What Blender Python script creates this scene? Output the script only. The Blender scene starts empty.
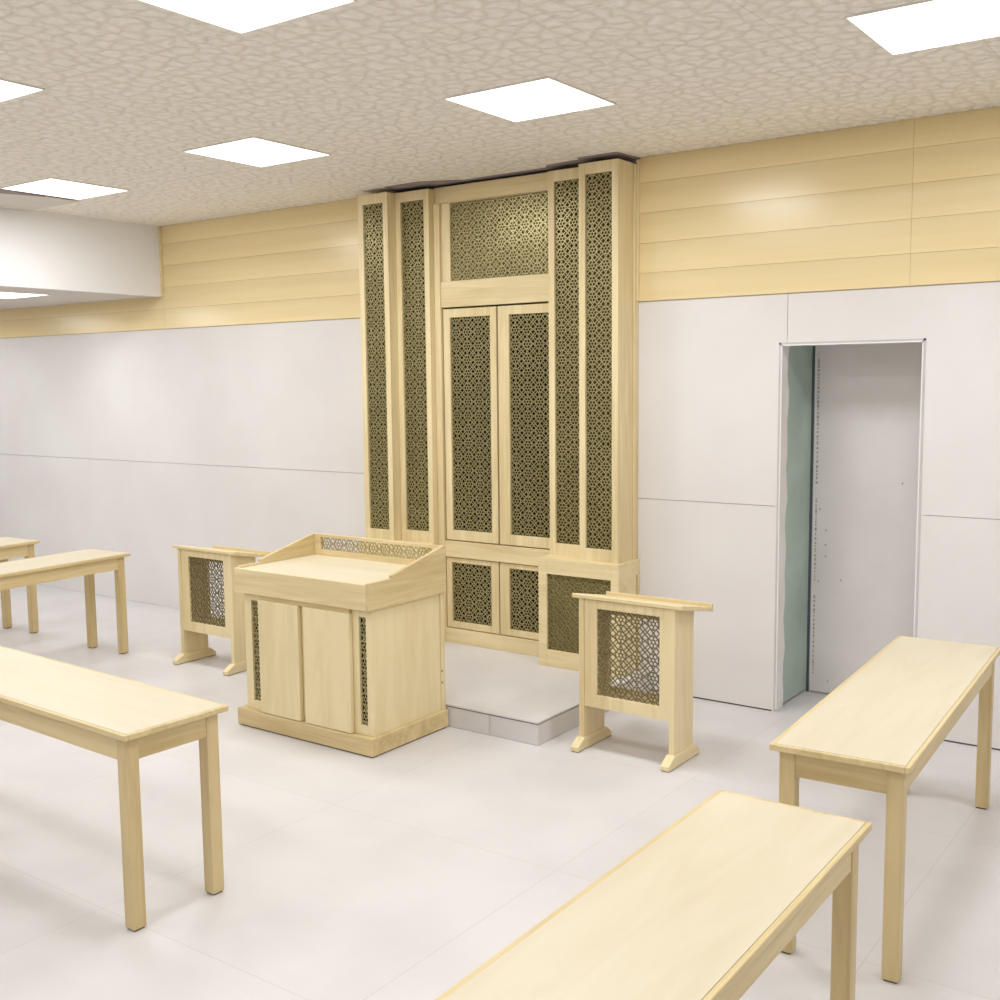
import bpy, bmesh, math, random
from mathutils import Vector, Matrix
random.seed(7)
scene = bpy.context.scene
COL = scene.collection

# ------------------------------------------------------------------ materials
def lin(c):
    return tuple((x/255/12.92 if x/255 <= .04045 else ((x/255+.055)/1.055)**2.4) for x in c) + (1,)
def newmat(name):
    m = bpy.data.materials.new(name); m.use_nodes = True
    nt = m.node_tree; b = nt.nodes['Principled BSDF']
    return m, nt, b
def N(nt, t, **k):
    n = nt.nodes.new(t)
    for a, v in k.items(): setattr(n, a, v)
    return n
def ramp(nt, fac, stops):
    r = N(nt, 'ShaderNodeValToRGB')
    while len(r.color_ramp.elements) < len(stops): r.color_ramp.elements.new(.5)
    for e, (p, c) in zip(r.color_ramp.elements, stops): e.position = p; e.color = c
    nt.links.new(fac, r.inputs[0]); return r
def wood(name, dark, light, axis, rough=.42, fine=1.0, spec=.35):
    """blond maple with the grain running along axis"""
    m, nt, b = newmat(name)
    tc = N(nt, 'ShaderNodeTexCoord'); mp = N(nt, 'ShaderNodeMapping')
    s = [26*fine]*3; s[axis] = 1.6
    mp.inputs['Scale'].default_value = s
    nt.links.new(tc.outputs['Object'], mp.inputs[0])
    n1 = N(nt, 'ShaderNodeTexNoise'); n1.inputs['Scale'].default_value = 1.0
    n1.inputs['Detail'].default_value = 5; n1.inputs['Roughness'].default_value = .62; n1.inputs['Distortion'].default_value = .6
    nt.links.new(mp.outputs[0], n1.inputs['Vector'])
    mp2 = N(nt, 'ShaderNodeMapping'); s2 = [5.0]*3; s2[axis] = .5; mp2.inputs['Scale'].default_value = s2
    nt.links.new(tc.outputs['Object'], mp2.inputs[0])
    n2 = N(nt, 'ShaderNodeTexNoise'); n2.inputs['Scale'].default_value = 1.0; n2.inputs['Detail'].default_value = 2
    nt.links.new(mp2.outputs[0], n2.inputs['Vector'])
    mx = N(nt, 'ShaderNodeMath', operation='MULTIPLY_ADD'); mx.inputs[1].default_value = .55
    ad = N(nt, 'ShaderNodeMath', operation='MULTIPLY'); ad.inputs[1].default_value = .45
    nt.links.new(n2.outputs[0], ad.inputs[0])
    nt.links.new(n1.outputs[0], mx.inputs[0]); nt.links.new(ad.outputs[0], mx.inputs[2])
    r = ramp(nt, mx.outputs[0], [(.34, lin(dark)), (.58, lin(light))])
    nt.links.new(r.outputs[0], b.inputs['Base Color'])
    b.inputs['Roughness'].default_value = rough
    b.inputs['Specular IOR Level'].default_value = spec
    return m
DK, LT = (209, 188, 140), (231, 214, 171)
WX, WY, WZ = wood('maple_x', DK, LT, 0), wood('maple_y', DK, LT, 1), wood('maple_z', DK, LT, 2)
AX = wood('maple_rail_x', (190, 166, 117), (218, 198, 151), 0)
AY = wood('maple_rail_y', (190, 166, 117), (218, 198, 151), 1)
AZ = wood('maple_leg_z', (188, 164, 115), (212, 191, 144), 2)
TOPM = wood('maple_veneer_top', (206, 193, 165), (214, 203, 178), 0, rough=.38, fine=.35)
DESKM = wood('maple_desk_top', (212, 199, 170), (219, 207, 182), 0, rough=.4, fine=.35)
VENZ = wood('maple_veneer_z', (217, 198, 152), (231, 215, 172), 2, fine=.5)

def plaster(name, c1, c2, scale=1.3, rough=.75):
    m, nt, b = newmat(name)
    tc = N(nt, 'ShaderNodeTexCoord')
    n1 = N(nt, 'ShaderNodeTexNoise'); n1.inputs['Scale'].default_value = scale; n1.inputs['Detail'].default_value = 6
    nt.links.new(tc.outputs['Object'], n1.inputs['Vector'])
    r = ramp(nt, n1.outputs[0], [(.35, lin(c1)), (.65, lin(c2))])
    nt.links.new(r.outputs[0], b.inputs['Base Color'])
    b.inputs['Roughness'].default_value = rough; b.inputs['Specular IOR Level'].default_value = .2
    return m
GYP = plaster('gypsum_board', (221, 216, 213), (227, 223, 220))
GYPN = plaster('gypsum_board_niche', (220, 215, 212), (227, 222, 220), 2.5)
WHITE = plaster('white_paint', (232, 231, 231), (237, 236, 236))
TRIMW = plaster('white_filler', (226, 222, 216), (234, 230, 226), 6)
GREEN = plaster('green_gypsum_board', (158, 174, 164), (180, 194, 184), 2.2)
GREYM = plaster('grey_edge', (190, 186, 183), (200, 196, 193), 5)
SMOOTHT = plaster('smooth_ceiling_tile', (206, 200, 192), (212, 206, 198), 2)

def flat(name, c, rough=.6, metal=0, spec=.3):
    m, nt, b = newmat(name)
    tc = N(nt, 'ShaderNodeTexCoord'); n1 = N(nt, 'ShaderNodeTexNoise'); n1.inputs['Scale'].default_value = 9
    nt.links.new(tc.outputs['Object'], n1.inputs['Vector'])
    lo = tuple(max(0, x-5) for x in c); hi = tuple(min(255, x+5) for x in c)
    r = ramp(nt, n1.outputs[0], [(.35, lin(lo)), (.65, lin(hi))])
    nt.links.new(r.outputs[0], b.inputs['Base Color'])
    b.inputs['Roughness'].default_value = rough; b.inputs['Metallic'].default_value = metal
    b.inputs['Specular IOR Level'].default_value = spec
    return m
BRASS = flat('olive_gold_lattice', (186, 173, 122), .30, .5, .5)
BRASSR = flat('olive_gold_lattice_stand', (122, 112, 78), .4, .3, .4)
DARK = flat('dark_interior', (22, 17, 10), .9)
OLIVE = flat('olive_backing', (74, 65, 36), .8)
OLIVE2 = flat('olive_backing_pedestal', (140, 128, 84), .7)
GOLDB = flat('gold_backing', (120, 108, 68), .6)
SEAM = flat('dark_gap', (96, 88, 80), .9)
VOID = flat('ceiling_void', (150, 138, 136), .9)  # grey that paints the darkness of the ceiling gaps
GLIDE = flat('dark_glide', (90, 80, 66), .7)
JOINT = flat('board_joint', (176, 168, 160), .9)
BLUEJ = flat('blue_grey_joint', (84, 98, 106), .9)
INK = flat('printed_ink', (172, 156, 164), .8)
METAL = flat('white_light_frame', (226, 222, 214), .5)
EMIT = bpy.data.materials.new('light_diffuser'); EMIT.use_nodes = True
_b = EMIT.node_tree.nodes['Principled BSDF']
_b.inputs['Base Color'].default_value = (.9, .9, .9, 1); _b.inputs['Emission Color'].default_value = (1, .98, .95, 1)
_b.inputs['Emission Strength'].default_value = 2.0

# wall planks
def cladding_mat():
    m, nt, b = newmat('maple_cladding')
    tc = N(nt, 'ShaderNodeTexCoord'); mp = N(nt, 'ShaderNodeMapping'); mp.inputs['Scale'].default_value = (.35, 1, 8)
    nt.links.new(tc.outputs['Object'], mp.inputs[0])
    n1 = N(nt, 'ShaderNodeTexNoise'); n1.inputs['Scale'].default_value = 1; n1.inputs['Detail'].default_value = 5
    nt.links.new(mp.outputs[0], n1.inputs['Vector'])
    r = ramp(nt, n1.outputs[0], [(.3, lin((224, 202, 150))), (.7, lin((234, 214, 166)))])
    at = N(nt, 'ShaderNodeAttribute', attribute_name='tone')
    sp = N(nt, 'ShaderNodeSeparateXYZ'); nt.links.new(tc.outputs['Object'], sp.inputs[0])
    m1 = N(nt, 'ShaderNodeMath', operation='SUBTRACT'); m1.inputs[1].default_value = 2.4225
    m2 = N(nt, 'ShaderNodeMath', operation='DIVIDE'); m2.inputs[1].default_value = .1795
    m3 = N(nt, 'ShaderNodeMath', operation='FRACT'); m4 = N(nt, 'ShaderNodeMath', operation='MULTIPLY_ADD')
    m4.inputs[1].default_value = -.09; m4.inputs[2].default_value = 1.04  # clapboard shading painted into the colour: each plank darkens towards its top
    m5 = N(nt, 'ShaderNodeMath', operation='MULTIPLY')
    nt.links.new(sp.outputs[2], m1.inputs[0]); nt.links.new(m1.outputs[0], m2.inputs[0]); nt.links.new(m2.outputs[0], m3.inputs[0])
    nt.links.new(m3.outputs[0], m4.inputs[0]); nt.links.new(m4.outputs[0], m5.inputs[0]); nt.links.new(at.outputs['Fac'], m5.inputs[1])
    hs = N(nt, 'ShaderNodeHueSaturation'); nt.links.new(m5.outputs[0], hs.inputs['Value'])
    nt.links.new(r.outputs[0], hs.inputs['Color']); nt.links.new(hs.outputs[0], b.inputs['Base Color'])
    b.inputs['Roughness'].default_value = .24; b.inputs['Specular IOR Level'].default_value = .5
    return m
CLAD = cladding_mat()

def floor_mat(name='floor_tile', ox=-2.30, oy=-1.28):
    m, nt, b = newmat(name)
    tc = N(nt, 'ShaderNodeTexCoord'); mp = N(nt, 'ShaderNodeMapping')
    mp.inputs['Location'].default_value = (-ox, -oy, 0)
    nt.links.new(tc.outputs['Object'], mp.inputs[0])
    br = N(nt, 'ShaderNodeTexBrick'); br.offset = 0.0; br.squash = 1
    br.inputs['Scale'].default_value = 1; br.inputs['Brick Width'].default_value = 1.23; br.inputs['Row Height'].default_value = 1.23
    br.inputs['Mortar Size'].default_value = .0022; br.inputs['Mortar Smooth'].default_value = .2
    br.inputs['Color1'].default_value = lin((213, 209, 208)); br.inputs['Color2'].default_value = lin((216, 212, 211))
    br.inputs['Mortar'].default_value = lin((202, 198, 195))
    nt.links.new(mp.outputs[0], br.inputs['Vector'])
    n1 = N(nt, 'ShaderNodeTexNoise'); n1.inputs['Scale'].default_value = 2.2; n1.inputs['Detail'].default_value = 7
    nt.links.new(tc.outputs['Object'], n1.inputs['Vector'])
    r = ramp(nt, n1.outputs[0], [(.3, (.9, .9, .9, 1)), (.6, (1, 1, 1, 1))])
    mx = N(nt, 'ShaderNodeMix', data_type='RGBA', blend_type='MULTIPLY'); mx.inputs[0].default_value = .8
    nt.links.new(br.outputs[0], mx.inputs[6]); nt.links.new(r.outputs[0], mx.inputs[7])
    nt.links.new(mx.outputs[2], b.inputs['Base Color'])
    b.inputs['Roughness'].default_value = .38; b.inputs['Specular IOR Level'].default_value = .35
    return m
FLOOR = floor_mat()
STEPM = floor_mat('step_tile', -3.53, -1.24)

def ceiling_mat():
    m, nt, b = newmat('textured_ceiling_tile')
    tc = N(nt, 'ShaderNodeTexCoord'); mp = N(nt, 'ShaderNodeMapping'); mp.inputs['Scale'].default_value = (1, 1, 0)
    nt.links.new(tc.outputs['Object'], mp.inputs[0])
    nz = N(nt, 'ShaderNodeTexNoise'); nz.inputs['Scale'].default_value = 7
    nt.links.new(mp.outputs[0], nz.inputs['Vector'])
    mixv = N(nt, 'ShaderNodeMix', data_type='RGBA', blend_type='LINEAR_LIGHT'); mixv.inputs[0].default_value = .05
    nt.links.new(mp.outputs[0], mixv.inputs[6]); nt.links.new(nz.outputs['Color'], mixv.inputs[7])
    vo = N(nt, 'ShaderNodeTexVoronoi', feature='DISTANCE_TO_EDGE', voronoi_dimensions='2D'); vo.inputs['Scale'].default_value = 11
    vo.inputs['Randomness'].default_value = .75
    nt.links.new(mixv.outputs[2], vo.inputs['Vector'])
    r = ramp(nt, vo.outputs['Distance'], [(.0, lin((229, 222, 210))), (.2, lin((241, 236, 228)))])
    n3 = N(nt, 'ShaderNodeTexNoise'); n3.inputs['Scale'].default_value = 26; n3.inputs['Detail'].default_value = 3
    nt.links.new(mp.outputs[0], n3.inputs['Vector'])
    r3 = ramp(nt, n3.outputs[0], [(.35, (.92, .91, .89, 1)), (.65, (1.02, 1.02, 1.02, 1))])
    mx = N(nt, 'ShaderNodeMix', data_type='RGBA', blend_type='MULTIPLY'); mx.inputs[0].default_value = 1
    nt.links.new(r.outputs[0], mx.inputs[6]); nt.links.new(r3.outputs[0], mx.inputs[7])
    br = N(nt, 'ShaderNodeTexBrick'); br.offset = 0; br.inputs['Scale'].default_value = 1
    br.inputs['Brick Width'].default_value = .61; br.inputs['Row Height'].default_value = .61; br.inputs['Mortar Size'].default_value = .002
    br.inputs['Color1'].default_value = br.inputs['Color2'].default_value = (1, 1, 1, 1); br.inputs['Mortar'].default_value = (.72, .7, .68, 1)
    mp3 = N(nt, 'ShaderNodeMapping'); mp3.inputs['Location'].default_value = (5.96, .68, 0)
    nt.links.new(tc.outputs['Object'], mp3.inputs[0]); nt.links.new(mp3.outputs[0], br.inputs['Vector'])
    mx2 = N(nt, 'ShaderNodeMix', data_type='RGBA', blend_type='MULTIPLY'); mx2.inputs[0].default_value = .7
    nt.links.new(mx.outputs[2], mx2.inputs[6]); nt.links.new(br.outputs[0], mx2.inputs[7])
    nt.links.new(mx2.outputs[2], b.inputs['Base Color'])
    bp = N(nt, 'ShaderNodeBump'); bp.inputs['Strength'].default_value = .6; bp.inputs['Distance'].default_value = .012
    r2 = ramp(nt, vo.outputs['Distance'], [(.0, (0, 0, 0, 1)), (.22, (1, 1, 1, 1))])
    nt.links.new(r2.outputs[0], bp.inputs['Height']); nt.links.new(bp.outputs[0], b.inputs['Normal'])
    b.inputs['Roughness'].default_value = .8
    return m
CEIL = ceiling_mat()

# ------------------------------------------------------------------ mesh helpers
def box(bm, x0, x1, y0, y1, z0, z1):
    v = [bm.verts.new((x, y, z)) for x in (x0, x1) for y in (y0, y1) for z in (z0, z1)]
    for f in ((0, 1, 3, 2), (4, 6, 7, 5), (0, 4, 5, 1), (2, 3, 7, 6), (0, 2, 6, 4), (1, 5, 7, 3)):
        bm.faces.new([v[i] for i in f])
def prism(bm, pts, axis, a, b):
    """polygon pts (2-D) extruded along axis between a and b"""
    def P(p, t):
        q = list(p); q.insert(axis, t); return q
    A = [bm.verts.new(P(p, a)) for p in pts]; B = [bm.verts.new(P(p, b)) for p in pts]
    bm.faces.new(A); bm.faces.new(B[::-1])
    n = len(pts)
    for i in range(n): bm.faces.new((A[i], A[(i+1) % n], B[(i+1) % n], B[i]))
def frame(bm, x0, x1, z0, z1, ox0, ox1, oz0, oz1, y0, y1):
    """a rectangular frame in the x-z plane around the opening (ox0..ox1, oz0..oz1)"""
    if ox0 > x0: box(bm, x0, ox0, y0, y1, z0, z1)
    if x1 > ox1: box(bm, ox1, x1, y0, y1, z0, z1)
    if oz0 > z0: box(bm, ox0, ox1, y0, y1, z0, oz0)
    if z1 > oz1: box(bm, ox0, ox1, y0, y1, oz1, z1)
def obj(name, bm, mat, parent=None, bevel=0, **props):
    bmesh.ops.recalc_face_normals(bm, faces=bm.faces)
    me = bpy.data.meshes.new(name); bm.to_mesh(me); bm.free()
    for m in (mat if isinstance(mat, (list, tuple)) else [mat]): me.materials.append(m)
    o = bpy.data.objects.new(name, me); COL.objects.link(o)
    if parent: o.parent = parent
    if bevel:
        mo = o.modifiers.new('bevel', 'BEVEL'); mo.width = bevel; mo.segments = 2; mo.limit_method = 'ANGLE'
    for k, v in props.items(): o[k] = v
    return o
def B(): return bmesh.new()
def bobj(name, boxes, mat, parent=None, bevel=0, **props):
    bm = B()
    for q in boxes: box(bm, *q)
    return obj(name, bm, mat, parent, bevel, **props)
def thing(name, label, cat, loc=(0, 0, 0), rz=0, group=None):
    o = bpy.data.objects.new(name, None); COL.objects.link(o)
    o.location = loc; o.rotation_euler = (0, 0, rz); o.empty_display_size = .1
    o['label'] = label; o['category'] = cat
    if group: o['group'] = group
    return o
def struct(name, bm, mat, bevel=0):
    return obj(name, bm, mat, None, bevel, kind='structure')

# the pierced star pattern, cut as real bars
A = .094
def cell_segments():
    """six-petalled flower in the middle of each square cell, darts and kites round it, small squares at the corners"""
    s = []
    r1, r2, c, h = .125*A, .335*A, .125*A, A/2
    pt = lambda r, d: (r*math.cos(math.radians(d)), r*math.sin(math.radians(d)))
    for k in range(6):
        d = 30+60*k
        s.append((pt(r1, d), pt(r1, d+60), 0)); s.append((pt(r1, d), pt(r2, d), 1))
    for k in range(12):
        s.append((pt(r2, 30*k), pt(r2, 30*k+30), 2))
    for sx in (-1, 1):
        for sy in (-1, 1):
            p, q = (sx*(h-c), sy*h), (sx*h, sy*(h-c))
            s.append((p, q, 3))
            a = (sx*pt(r2, 30)[0], sy*pt(r2, 30)[1]); b = (sx*pt(r2, 60)[0], sy*pt(r2, 60)[1])
            s.append((a, q, 1)); s.append((b, p, 0))
            s.append((a, (sx*h, 0), 4)); s.append((b, (0, sy*h), 4))
    return s
CELL = cell_segments()
def clip(p, q, w, h):
    x0, y0 = p; dx, dy = q[0]-x0, q[1]-y0; t0, t1 = 0., 1.
    for pp, qq in ((-dx, x0), (dx, w-x0), (-dy, y0), (dy, h-y0)):
        if abs(pp) < 1e-9:
            if qq < 0: return None
        else:
            t = qq/pp
            if pp < 0: t0 = max(t0, t)
            else: t1 = min(t1, t)
    if t0 >= t1-1e-4: return None
    return (x0+t0*dx, y0+t0*dy), (x0+t1*dx, y0+t1*dy)
def lattice(name, x0, x1, z0, z1, y, parent, mat=BRASS, bar=.0046, th=.005, scale=1.0, phase=(0, 0)):
    """pierced panel in the x-z plane with its front face at y"""
    bm = B(); w, h = x1-x0, z1-z0; a = A*scale
    nx, nz = int(w/a)+2, int(h/a)+2
    for i in range(-1, nx):
        for j in range(-1, nz):
            cx, cz = (i+.5+phase[0])*a, (j+.5+phase[1])*a
            for (p, q, cl) in CELL:
                c = clip((cx+p[0]*scale, cz+p[1]*scale), (cx+q[0]*scale, cz+q[1]*scale), w, h)
                if not c: continue
                (ux, uz), (vx, vz) = c; L = math.hypot(vx-ux, vz-uz)
                if L < 5e-4: continue
                ex, ez = (vx-ux)/L, (vz-uz)/L; k = bar/2
                ux -= ex*k*.5; uz -= ez*k*.5; vx += ex*k*.5; vz += ez*k*.5
                nxx, nzz = -ez*k, ex*k; yf = y+cl*.00025; yb = yf+th
                P = [(ux+nxx, uz+nzz), (ux-nxx, uz-nzz), (vx-nxx, vz-nzz), (vx+nxx, vz+nzz)]
                P = [(x0+min(max(px, 0), w), z0+min(max(pz, 0), h)) for px, pz in P]
                F = [bm.verts.new((px, yf, pz)) for px, pz in P]; K = [bm.verts.new((px, yb, pz)) for px, pz in P]
                bm.faces.new(F); bm.faces.new(K[::-1])
                bm.faces.new((F[0], K[0], K[3], F[3])); bm.faces.new((F[1], F[2], K[2], K[1]))
    me = bpy.data.meshes.new(name); bm.to_mesh(me); bm.free(); me.materials.append(mat)
    o = bpy.data.objects.new(name, me); COL.objects.link(o); o.parent = parent
    return o

# ------------------------------------------------------------------ the room
XL, XR, YB = -13.0, 3.2, -9.5
bm = B(); box(bm, XL, XR, YB, .75, -.08, 0); struct('floor', bm, FLOOR)
NL, NR, ND, NH = -2.383, -1.590, .525, 2.151
ZW = 2.433; ZC = 3.291; XS = -7.87; ZL = 2.708
SG = .008
# lower gypsum-board wall with its joints (a small shadow gap above the floor)
bm = B()
T = .0125
g = .0016
def boards(x0, x1, z0, z1): box(bm, x0+g, x1-g, 0, T, z0+g, z1-g)
jl, jr = 1.283, 1.22
for x0, x1 in ((XL, -5.3),):
    boards(x0, x1, 0, jl); boards(x0, x1, jl, ZW)
box(bm, -5.3, -3.35, 0, T, SG, ZC)
boards(-3.35, NL, SG, jr); boards(-3.35, NL, jr, NH+2*g); boards(-3.35, -2.343, NH, ZW)
boards(-2.343, XR, NH, ZW)
boards(NR, XR, SG, jr); boards(NR, XR, jr, NH+2*g)
struct('wall_back', bm, GYP)
bm = B()
box(bm, XL, NL-.03, T, .12, 0, ZC+.05); box(bm, NR+.03, XR, T, .12, 0, ZC+.05); box(bm, NL-.03, NR+.03, T, .12, NH+.03, ZC+.05)
struct('wall_back_core', bm, JOINT)
# niche
bm = B(); box(bm, NL+.02, NR+.1, ND, ND+.03, .01, NH+.02); struct('wall_niche_back', bm, GYPN)
bm = B(); box(bm, NL-.03, NL, .115, ND-.004, .02, NH+.02); struct('wall_niche_left', bm, GREEN)
bm = B(); box(bm, NR, NR+.03, .004, ND, .01, NH+.02); struct('wall_niche_right', bm, GYPN)
bm = B(); box(bm, NL-.03, NR+.03, .004, ND+.02, NH, NH+.03); struct('wall_niche_top', bm, WHITE)
bm = B()   # filler strip with a wavy edge on the left jamb
pts = [(.004, 0.0)] + [(.125+.012*math.sin(i*1.9)+.006*math.sin(i*5.1), i*(NH)/24) for i in range(25)] + [(.004, NH)]
prism(bm, pts, 0, NL-.02, NL+.0025); struct('trim_1', bm, TRIMW)
bm = B()   # metal corner bead round the opening
for q in ((NL-.006, NL+.006, -.003, .006, SG, NH+.006), (NR-.006, NR+.006, -.003, .006, SG, NH+.006), (NL-.006, NR+.006, -.003, .006, NH-.004, NH+.006)): box(bm, *q)
struct('trim_2', bm, GREYM)
bm = B()
for q in ((NL+.006, NL+.012, -.0025, .003, 0.02, NH-.005), (NL+.006, NR-.006, -.0025, .003, NH-.012, NH-.004), (NR-.012, NR-.006, -.0025, .003, SG, NH-.005)): box(bm, *q)
struct('trim_3', bm, WHITE)
bm = B(); box(bm, NL-.001, NL+.008, ND-.004, ND+.02, 0, NH); struct('trim_4', bm, BLUEJ)
# printed makers' line on the niche board
bm = B()
z = .12
while z < 2.08:
    h = random.uniform(.006, .022)
    if not (1.22 < z < 1.3 or .62 < z < .68):
        w = random.uniform(.006, .013); box(bm, NL+.040-w/2, NL+.040+w/2, ND-.001, ND, z, z+h)
    z += h+random.uniform(.004, .014)
for (x, z) in ((.1, .93), (.1, .86), (.1, 1.02), (.06, .7), (.06, 1.15), (.2, .72), (.55, 1.33), (.13, .08)):
    box(bm, NL+x, NL+x+.008, ND-.001, ND, z, z+.012)
struct('trim_5', bm, INK)
# dark strip coloured as the shadow line in the floor gap, behind boards
bm = B(); box(bm, -3.3, NL, .006, .02, 0, SG+.004); box(bm, NR, XR, .006, .02, 0, SG+.004); struct('floor_gap_shade', bm, SEAM)

# maple cladding above the gypsum boards
zs = [ZW+.001, 2.602, 2.7815, 2.961, 3.1405, ZC+.01]
def cladding(name, xs, z_top=None):
    bm = B(); lay = bm.faces.layers.float.new('tone')
    for i in range(len(xs)-1):
        for j in range(5):
            za, zb = zs[j], zs[j+1]
            n0 = len(bm.faces)
            # each board leans out very slightly at its foot so that its lower edge reads
            x0, x1 = xs[i]+.0006, xs[i+1]-.0006
            prism(bm, [(-.0125, za+.0004), (-.0095, zb-.0004), (.0, zb-.0004), (.0, za+.0004)], 0, x0, x1)
            bm.faces.ensure_lookup_table(); t = random.uniform(.97, 1.03)
            for f in bm.faces[n0:]: f[lay] = t
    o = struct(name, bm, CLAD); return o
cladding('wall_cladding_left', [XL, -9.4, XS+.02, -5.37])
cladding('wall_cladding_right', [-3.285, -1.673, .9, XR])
bm = B(); box(bm, XL, XR, .0, .004, ZW-.002, ZW+.004); struct('trim_6', bm, JOINT)
bm = B(); box(bm, -3.303, -3.285, -.022, .0, ZW+.004, ZC-.01); struct('trim_7', bm, WZ)

# main ceiling, its wall edge nibbled where the tiles were cut
def ceiling_edge():
    pts = []
    x = XS
    def ybase(x):
        return -.014
    last = None
    while x < XR:
        yb = ybase(x)
        if last is not None and yb != last: pts.append((x-.001, last))
        pts += [(x, yb), (x+.074, yb), (x+.08, yb-.016), (x+.094, yb-.018), (x+.100, yb)]
        last = yb; x += .112
    pts.append((XR, last))
    return pts
bm = B(); e = ceiling_edge()
prism(bm, e + [(XR, YB), (XS, YB)], 2, ZC, ZC+.012)
bmesh.ops.triangulate(bm, faces=[f for f in bm.faces if len(f.verts) > 4])
struct('ceiling', bm, CEIL)
bm = B(); box(bm, XS-.05, XR, YB, .12, ZC+.0125, ZC+.05); struct('ceiling_void', bm, VOID)
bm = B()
prism(bm, [(-5.20, -.015), (-5.13, -.25), (-4.82, -.252), (-4.56, -.125), (-4.56, -.015)], 2, ZC-.005, ZC-.001)  # flat grey sheet painted as the dark gap above the left towers
struct('ark_gap_shade_left', bm, VOID)
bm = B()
prism(bm, [(-4.56, -.015), (-4.56, -.108), (-3.90, -.118), (-3.84, -.185), (-3.60, -.205), (-3.57, -.262), (-3.30, -.262), (-3.28, -.015)], 2, ZC-.005, ZC-.001)  # flat grey sheet painted as the dark gap over the centre and right towers
struct('ark_gap_shade_right', bm, VOID)
# lower ceiling on the left and the white face between the two levels
bm = B(); box(bm, XL, XS-.002, YB, 0, ZL, ZL+.02); struct('ceiling_lower', bm, SMOOTHT)
bm = B(); box(bm, XS-.05, XS, YB, -.014, ZL-.002, ZC+.05); struct('wall_soffit', bm, WHITE)
bm = B(); box(bm, XS-.05, XS+.006, -.014, 0, ZL-.002, ZC); struct('trim_8', bm, GREYM)
bm = B(); box(bm, XS, XS+.022, -.03, 0, ZL, ZC-.002); struct('trim_9', bm, WX)
# smooth replacement tile sagging beside the soffit
bm = B(); box(bm, XS+.005, -7.19, -1.83, -1.225, -.006, 0)
o = struct('ceiling_patch', bm, SMOOTHT); o.location = (0, 0, ZC-.008); 
bm = B(); prism(bm, [(XS+.01, -1.84), (-7.3, -1.84), (-7.18, -1.5), (-7.17, -1.84), (XS+.01, -1.87)], 2, ZC-.016, ZC-.006)  # grey strip standing in for the dark open gap beside the tile
struct('tile_gap_shade', bm, VOID)
# far side walls and the wall behind the camera
bm = B(); box(bm, XR, XR+.1, YB, .12, 0, ZC+.05); struct('wall_right', bm, WHITE)
bm = B(); box(bm, XL-.1, XL, YB, .12, 0, ZC+.05); struct('wall_left', bm, WHITE)
bm = B(); box(bm, XL, XR, YB-.1, YB, 0, ZC+.05); struct('wall_front', bm, WHITE)

# ------------------------------------------------------------------ ceiling lights
def ceiling_light(x0, y0, z, label, group=None, s=.60):
    t = thing('ceiling_light', label, 'ceiling light', (x0+s/2, y0+s/2, z-.001), 0, group)
    bm = B(); k = s/2
    f = .007
    for q in ((-k, k, -k, -k+f, -.006, .010), (-k, k, k-f, k, -.006, .010), (-k, -k+f, -k+f, k-f, -.006, .010), (k-f, k, -k+f, k-f, -.006, .010)): box(bm, *q)
    obj('light_frame', bm, METAL, t)
    bm = B(); box(bm, -k+f, k-f, -k+f, k-f, -.004, .008); obj('diffuser', bm, EMIT, t)
    return t
GX = [-7.16, -5.25, -3.34, -1.43, .48]
GY = [-1.85, -3.68, -5.51, -7.34]
for i, x in enumerate(GX):
    for j, y in enumerate(GY):
        if j == 0:
            lab = ['square ceiling light panel nearest the white dropped soffit', 'square ceiling light panel at top left in front of the tall maple cabinet',
                   'square ceiling light panel above the reading desk', 'square ceiling light panel in front of the wall niche', 'square ceiling light panel right of the niche'][i]
        else:
            lab = 'square ceiling light panel over the tables nearer the viewer'
        ceiling_light(x, y, ZC, lab, 'light panels over the viewer side' if j else None)
for j, (x, y) in enumerate(((-8.93, -1.36), (-8.93, -3.2), (-8.93, -5.0), (-10.8, -1.36), (-10.8, -3.2), (-10.8, -5.0))):
    ceiling_light(x, y, ZL, 'ceiling light panel in the lower ceiling left of the soffit' if j == 0 else 'ceiling light panel farther along the lower ceiling', None if j == 0 else 'light panels of the lower ceiling')

def area(x, y, z, sx, sy, e, rot=(0, 0, 0), c=(.93, .965, 1)):
    l = bpy.data.lights.new('area', 'AREA'); l.shape = 'RECTANGLE'; l.size = sx; l.size_y = sy; l.energy = e; l.color = c
    o = bpy.data.objects.new('panel_lamp', l); COL.objects.link(o); o.location = (x, y, z); o.rotation_euler = rot
LE = 14.5
for x in GX:
    for j, y in enumerate(GY): area(x+.3, y+.3, ZC-.04, .55, .55, (21, 11, 10, 10)[j])
for x, y in ((-8.63, -1.06), (-8.63, -2.9), (-8.63, -4.7), (-10.5, -1.06), (-10.5, -2.9), (-10.5, -4.7)): area(x, y, ZL-.04, .55, .55, 12)

# ------------------------------------------------------------------ tiled step
SZ = .131
sx0, sx1, sy = -5.47, -3.199, -1.288
t = thing('tiled_step', 'low pale tiled step under the tall maple cabinet', 'step', ((sx0+sx1)/2, -.65, 0))
def rel(o, t): o.location = (-t.location.x, -t.location.y, -t.location.z); return o
rel(bobj('step_top', [(sx0, sx1, sy, -.002, SZ-.010, SZ)], STEPM, t, .001), t)
rel(bobj('step_core', [(sx0+.006, sx1-.006, sy+.006, -.002, .0, SZ-.010)], SEAM, t), t)
bm = B()
xs = [-5.47, -4.75, -4.136, -3.521, -3.199]
for a_, b_ in zip(xs, xs[1:]): box(bm, a_+.0015, b_-.0015, sy+.002, sy+.010, .002, SZ-.016)
ys = [-1.282, -.68, -.004]
for a_, b_ in zip(ys, ys[1:]): box(bm, sx1-.010, sx1-.002, a_+.0015, b_-.0015, .002, SZ-.016)
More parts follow.
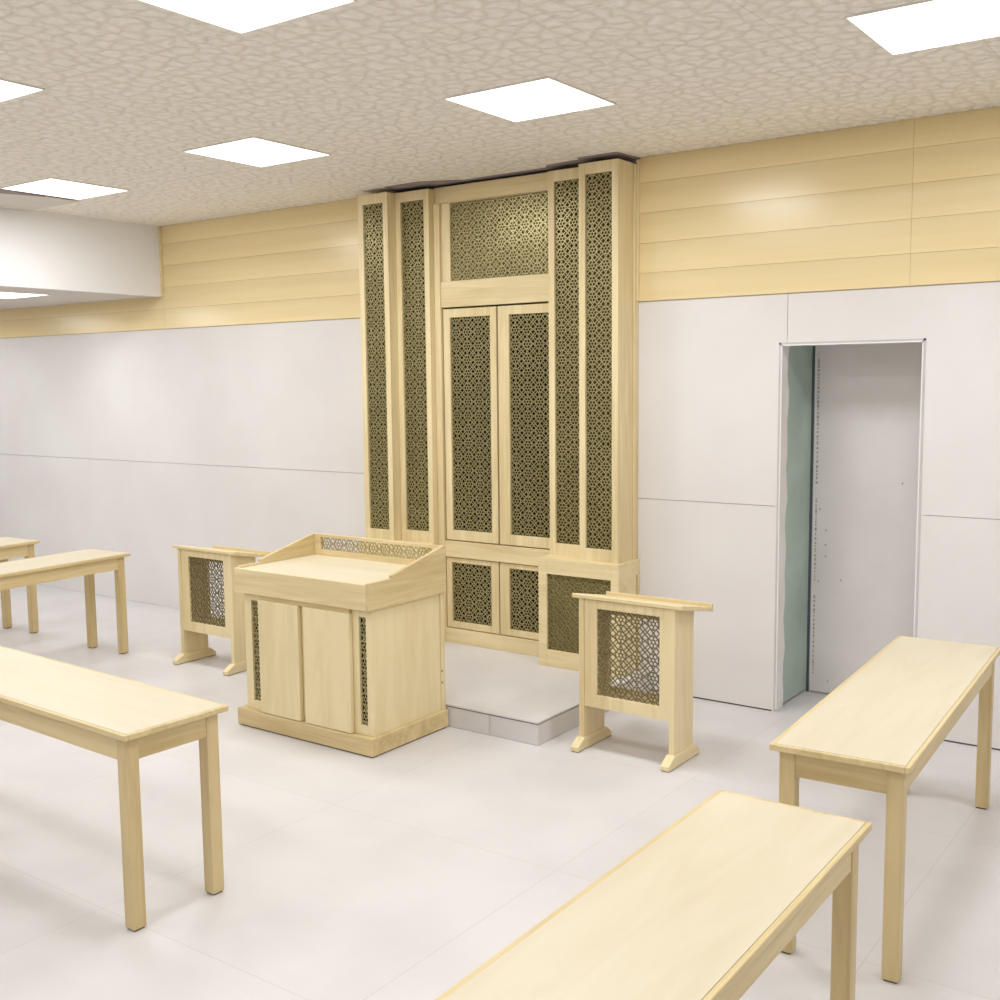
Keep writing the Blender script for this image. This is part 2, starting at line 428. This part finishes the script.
rel(obj('riser_tiles', bm, STEPM, t), t)

# ------------------------------------------------------------------ the ark cabinet
ark = thing('ark_cabinet', 'tall stepped maple ark cabinet with pierced gold lattice panels and doors', 'cabinet', (-4.33, -.1, SZ))
def P(o): rel(o, ark); return o
YO, YI, YCN = -.235, -.155, -.09
ZT = 3.257
YW = -.002
def tower(x0, x1, y, z0=.83, side_r=True):
    bm = B(); st = .044
    frame(bm, x0, x1, z0, ZT, x0+st, x1-st, .915, 3.190, y, y+.022)
    box(bm, x0, x0+.018, y+.022, YW, z0, ZT); box(bm, x1-.018, x1, y+.022, YW, z0, ZT)
    box(bm, x0+.018, x1-.018, y+.022, YW, ZT-.02, ZT); box(bm, x0+.018, x1-.018, y+.022, YW, z0, z0+.02)
    o = P(obj('tower', bm, WZ, ark, .0015))
    l = lattice('lattice_panel', x0+st-.004, x1-st+.004, .910, 3.195, y+.013, o)
    b = bobj('backing', [(x0+.019, x1-.019, y+.052, y+.058, z0+.021, ZT-.021)], OLIVE, o)
    return o
for q in ((-5.392, -5.118, YO), (-5.116, -4.820, YI), (-3.855, -3.583, YI), (-3.581, -3.306, YO)): tower(*q)
# vertical fillets at the rear of the right tower
P(bobj('rear_fillet', [(-3.305, -3.294, -.05, YW, .83, ZT-.005)], WZ, ark, .001))
x0, x1 = -4.819, -3.857
P(bobj('top_rail', [(x0, x1, YCN, YW, 3.158, ZC-.025)], WX, ark, .001))
P(bobj('center_stile', [(x0, -4.768, YCN-.018, YW, SZ, 3.158)], WZ, ark, .002))
bm = B(); frame(bm, -4.766, x1, 2.635, 3.156, -4.690, -3.888, 2.638, 3.153, YCN, YCN+.02)
o = P(obj('transom_frame', bm, WZ, ark, .001))
lattice('lattice_panel', -4.694, -3.884, 2.632, 3.158, YCN+.010, o, bar=.0050)
bobj('backing', [(-4.76, x1, YCN+.030, YCN+.034, 2.64, 3.15)], GOLDB, o)
bobj('bead', [(-4.764, -4.756, YCN-.004, YCN, 2.56, 3.155), (-4.764, -4.756, YCN-.004, YCN, 2.56, 2.57)], AZ, o)
P(bobj('transom_rail', [(-4.768, x1, YCN-.010, YW, 2.462, 2.634)], WX, ark, .002))
P(bobj('interior_shade', [(-4.766, x1, YCN+.075, YCN+.082, SZ+.01, 2.46)], DARK, ark))  # near-black sheet standing in for the shade of a deep interior
def door(name, dx0, dx1, z0, z1, lx0, lx1, lz0, lz1, y):
    bm = B(); frame(bm, dx0, dx1, z0, z1, lx0, lx1, lz0, lz1, y, y+.022)
    o = P(obj(name, bm, WZ, ark, .002))
    lattice('lattice_panel', lx0-.004, lx1+.004, lz0-.004, lz1+.004, y+.012, o, bar=.0042)
    return o
door('door', -4.758, -4.313, .862, 2.450, -4.703, -4.364, .932, 2.392, YCN)
door('door', -4.299, -3.858, .862, 2.450, -4.211, -3.880, .932, 2.392, YCN)
P(bobj('middle_rail', [(-4.768, x1, YCN-.014, YW, .742, .855)], WX, ark, .002))
door('lower_door', -4.762, -4.313, .240, .736, -4.718, -4.376, .285, .703, YCN)
door('lower_door', -4.303, -3.858, .240, .736, -4.225, -3.880, .285, .703, YCN)
P(bobj('bottom_rail', [(-4.768, x1, YCN-.012, YW, SZ, .234)], WX, ark, .002))
def pedestal(xa, xb, mir):
    YP = -.272
    o_x0, o_x1 = (xa+.063, xb-.056) if not mir else (xa+.056, xb-.063)
    bm = B()
    frame(bm, xa, xb, SZ, .835, o_x0, o_x1, .240, .733, YP, YP+.024)
    for a_ in (xa, xb-.02): box(bm, a_, a_+.02, YP+.024, -.05 if (a_ > -4) else YW, SZ, .74)
    box(bm, xa, xb, YP+.024, YW, .740, .835)
    box(bm, xb-.045, xb-.02, -.05, YW, SZ, .74); box(bm, xb-.02, xb, -.022, YW, SZ, .74)
    o = P(obj('pedestal', bm, WX, ark, .002))
    lattice('lattice_panel', o_x0-.004, o_x1+.004, .236, .737, YP+.013, o, mat=BRASSP)
    bobj('backing', [(xa+.021, xb-.046, YP+.034, YP+.040, SZ+.01, .739)], OLIVE2, o)
BRASSP = flat('olive_gold_lattice_pedestal', (150, 138, 92), .45, .25, .35)
pedestal(-3.868, -3.280, False); pedestal(-5.418, -4.815, True)

# ------------------------------------------------------------------ lectern
lec = thing('reading_desk', 'large maple synagogue reading desk with sliding doors and raised rear lattice', 'reading desk', (-4.33, -1.612, 0))
def Q(o): rel(o, lec); return o
LX0, LX1, LY0, LY1 = -4.838, -3.808, -1.935, -1.294
Q(bobj('glide_strip', [(LX0+.008, LX1-.008, LY0+.008, LY1-.008, 0, .006)], DARK, lec))
Q(bobj('plinth', [(LX0-.012, LX1+.004, LY0-.002, LY1, .006, .103)], AX, lec, .005))
bx0, bx1, by0, by1 = -4.798, -3.822, -1.902, -1.300
bm = B()
# front panel with two slots, side panels and back
fy = by0
for q in ((bx0, -4.742, .103, .79), (-4.685, -3.915, .103, .79), (-3.865, bx1, .103, .79)): box(bm, q[0], q[1], fy, fy+.02, q[2], q[3])
for a_, b_ in ((-4.742, -4.685), (-3.915, -3.865)):
    box(bm, a_, b_, fy, fy+.02, .103, .155); box(bm, a_, b_, fy, fy+.02, .738, .79)
box(bm, bx0+.004, bx0+.022, fy+.02, by1-.04, .103, .79); box(bm, bx1-.022, bx1-.005, fy+.02, by1-.035, .103, .79)
box(bm, bx0, bx1-.03, by1-.02, by1, .103, .79)
box(bm, bx0+.022, bx1-.022, fy+.02, by1-.02, .74, .785)
Q(obj('body', bm, VENZ, lec, .0012))
Q(bobj('corner_post', [(bx1-.028, bx1+.001, by1-.033, by1+.001, .103, .79)], WZ, lec, .002))
for zz in (.265, .332):
    bm = B(); bmesh.ops.create_cone(bm, cap_ends=True, segments=10, radius1=.005, radius2=.005, depth=.006, matrix=Matrix.Translation((bx1-.001, by1-.028, zz)) @ Matrix.Rotation(math.pi/2, 4, 'Y'))
    Q(obj('hinge_pin', bm, DARK, lec))
Q(bobj('interior_shade', [(bx0+.03, bx1-.03, fy+.05, fy+.054, .12, .74)], DARK, lec))  # near-black sheet painted as the dark inside behind the slots
for a_, b_ in ((-4.744, -4.683), (-3.917, -3.863)):
    Q(lattice('lattice_panel', a_, b_, .153, .740, fy+.010, lec, bar=.0044, phase=(-.2, 0)))
Q(bobj('sliding_door', [(-4.655, -4.338, fy-.030, fy-.002, .106, .752)], VENZ, lec, .003))
Q(bobj('sliding_door', [(-4.299, -3.958, fy-.030, fy-.002, .106, .752)], VENZ, lec, .003))
Q(bobj('door_track', [(-4.65, -3.962, fy-.022, fy, .753, .778)], AX, lec))
# desk box
Q(bobj('front_apron', [(LX0, LX1-.022, LY0, LY0+.022, .779, .918)], WX, lec, .003))
prof = [(LY0, .779), (LY0, .926), (LY0+.183, .926), (LY0+.183, .942), (LY1-.02, 1.044), (LY1, 1.044), (LY1, .779)]
for a_ in (LX0, LX1-.022):
    bm = B()
    pr = prof if a_ > -4.5 else [(LY0+.022, .779), (LY0+.022, .926)] + prof[2:]
    prism(bm, pr, 0, a_, a_+.022)
    Q(obj('side_board', bm, AY, lec, .002))
Q(bobj('desktop', [(LX0+.022, LX1-.022, LY0+.022, LY1-.022, .890, .914)], DESKM, lec, .001))
bm = B(); frame(bm, LX0+.022, LX1-.022, .800, 1.044, -4.765, -3.890, .950, 1.026, LY1-.022, LY1)
o = Q(obj('back_board', bm, WX, lec, .001))
lattice('lattice_panel', -4.767, -3.888, .948, 1.028, LY1-.013, o, bar=.0042, phase=(0, -.074))

# ------------------------------------------------------------------ the two reading stands
def stand(xc, yc, label):
    t = thing('reading_stand', label, 'reading stand', (xc, yc, 0))
    hw = .280
    y0, y1, fy_ = -.110, .107, .183
    ztop = lambda y: .820-(y+.130)*.190
    for s in (-1, 1):
        xa, xb = (hw-.030, hw) if s > 0 else (-hw, -hw+.030)
        bm = B(); prism(bm, [(y0, .030), (y1, .030), (y1, ztop(y1)), (y0, ztop(y0))], 0, xa, xb)
        obj('side_panel', bm, WZ, t, .0015)
        xa, xb = xa-.009, xb+.009
        bm = B()
        prism(bm, [(-fy_, .004), (-fy_, .026), (-fy_+.012, .034), (y0-.008, .066), (y1+.008, .066), (.158, .034), (.168, .026), (.168, .004)], 0, xa, xb)
        f = obj('foot', bm, WY, t, .002)
        for ga in (-fy_+.005, .115): bobj('glide', [(xa+.003, xb-.003, ga, ga+.05, 0, .004)], GLIDE, f)
    bm = B(); frame(bm, -hw+.030, hw-.030, .236, ztop(y0)-.003, -.174, .192, .305, .768, y0+.006, y0+.026)
    o = obj('front_frame', bm, WZ, t, .0015)
    lattice('lattice_panel', -.178, .196, .301, .772, y0+.016, o, mat=BRASSR, bar=.0052)
    bm = B(); frame(bm, -hw+.030, hw-.030, .236, ztop(y1)-.004, -.205, .205, .305, .700, y1-.024, y1-.004)
    obj('back_frame', bm, WX, t, .0015)
    ya, yb = -.124, .230
    bm = B(); prism(bm, [(ya, ztop(ya)), (yb, ztop(yb)), (yb, ztop(yb)+.022), (ya+.004, ztop(ya)+.022), (ya, ztop(ya)+.018)], 0, -.313, .324)
    tb = obj('sloping_top', bm, WX, t, .0015)
    bobj('book_ledge', [(-.313, .324, yb, yb+.014, ztop(yb)-.002, ztop(yb)+.040)], WX, tb, .001)
    return t
stand(-2.720, -1.080, 'small maple reading stand with pierced panel right of the step')
stand(-6.017, -1.080, 'small maple reading stand with pierced panel left of the big reading desk')

# ------------------------------------------------------------------ tables
def copy_tree(o, parent=None):
    c = o.copy(); COL.objects.link(c)
    if parent: c.parent = parent
    for ch in list(o.children): copy_tree(ch, c)
    return c
def make_table():
    L, W, H = 1.83, .452, .74
    t = thing('table', '', 'table')
    k = .016
    bobj('tabletop', [(-L/2+k, L/2-k, -W/2+k, W/2-k, H-.021, H)], TOPM, t)
    bm = B()
    box(bm, -L/2, L/2, -W/2, -W/2+k, H-.022, H-.0005); box(bm, -L/2, L/2, W/2-k, W/2, H-.022, H-.0005)
    box(bm, -L/2, -L/2+k, -W/2+k, W/2-k, H-.022, H-.0005); box(bm, L/2-k, L/2, -W/2+k, W/2-k, H-.022, H-.0005)
    obj('edge_trim', bm, AX, t, .003)
    i, s = .035, .054
    a, b = L/2-i, W/2-.024
    za, zb = H-.112, H-.022
    for sg in (-1, 1):
        y = sg*b
        bobj('apron', [(-a+s, a-s, min(y-sg*.004, y-sg*.024), max(y-sg*.004, y-sg*.024), za, zb)], AX, t, .001)
    for sg in (-1, 1):
        x = sg*a
        bobj('apron', [(min(x-sg*.004, x-sg*.024), max(x-sg*.004, x-sg*.024), -b+s, b-s, za, zb)], AY, t, .001)
    for sx in (-1, 1):
        for sy_ in (-1, 1):
            xa, ya = (a-s if sx > 0 else -a), (b-s if sy_ > 0 else -b)
            lg = bobj('leg', [(xa, xa+s, ya, ya+s, .006, zb)], AZ, t, .003)
            bobj('glide', [(xa+.006, xa+s-.006, ya+.006, ya+s-.006, 0, .006)], GLIDE, lg)
    return t
TB = make_table()
spots = [(-1.180, -1.725, 92.95, 'long narrow maple table in front of the wall niche at right'),
         (-1.092, -4.035, 90.4, 'maple table cut off at the bottom edge, nearest the viewer on the right'),
         (-4.146, -3.560, 178.2, 'maple table in the left foreground in front of the reading desk'),
         (-7.005, -2.118, 93.2, 'maple table behind the foreground one, left of the left reading stand'),
         (-8.192, -2.100, 93.4, 'farthest maple table, at the left edge of the view')]
for i, (x, y, r, lab) in enumerate(spots):
    o = TB if i == 0 else copy_tree(TB)
    o.location = (x, y, 0); o.rotation_euler = (0, 0, math.radians(r)); o['label'] = lab

# ------------------------------------------------------------------ camera
f, p, w, r, cy, h = 1099.98, 6.1141, 35.7004, -.6033, -6.0670, 1.9511
p, w, r = map(math.radians, (p, w, r))
F = Vector((-math.sin(w)*math.cos(p), math.cos(w)*math.cos(p), -math.sin(p)))
R0 = Vector((math.cos(w), math.sin(w), 0)); U0 = R0.cross(F)
Rv = math.cos(r)*R0+math.sin(r)*U0; Uv = -math.sin(r)*R0+math.cos(r)*U0
cam = bpy.data.cameras.new('camera'); co = bpy.data.objects.new('camera', cam); COL.objects.link(co)
M = Matrix((Rv, Uv, -F)).transposed().to_4x4(); M.translation = Vector((0, cy, h)); co.matrix_world = M
cam.sensor_width = 36; cam.lens = f/1000*36; cam.clip_start = .05
scene.camera = co

wd = bpy.data.worlds.new('world'); scene.world = wd; wd.use_nodes = True
wd.node_tree.nodes['Background'].inputs[0].default_value = (1, .98, .96, 1)
wd.node_tree.nodes['Background'].inputs[1].default_value = .25
scene.view_settings.view_transform = 'Standard'
scene.view_settings.look = 'None'
scene.view_settings.exposure = 0.0
scene.cycles.use_denoising = True
scene.cycles.max_bounces = 10; scene.cycles.diffuse_bounces = 6
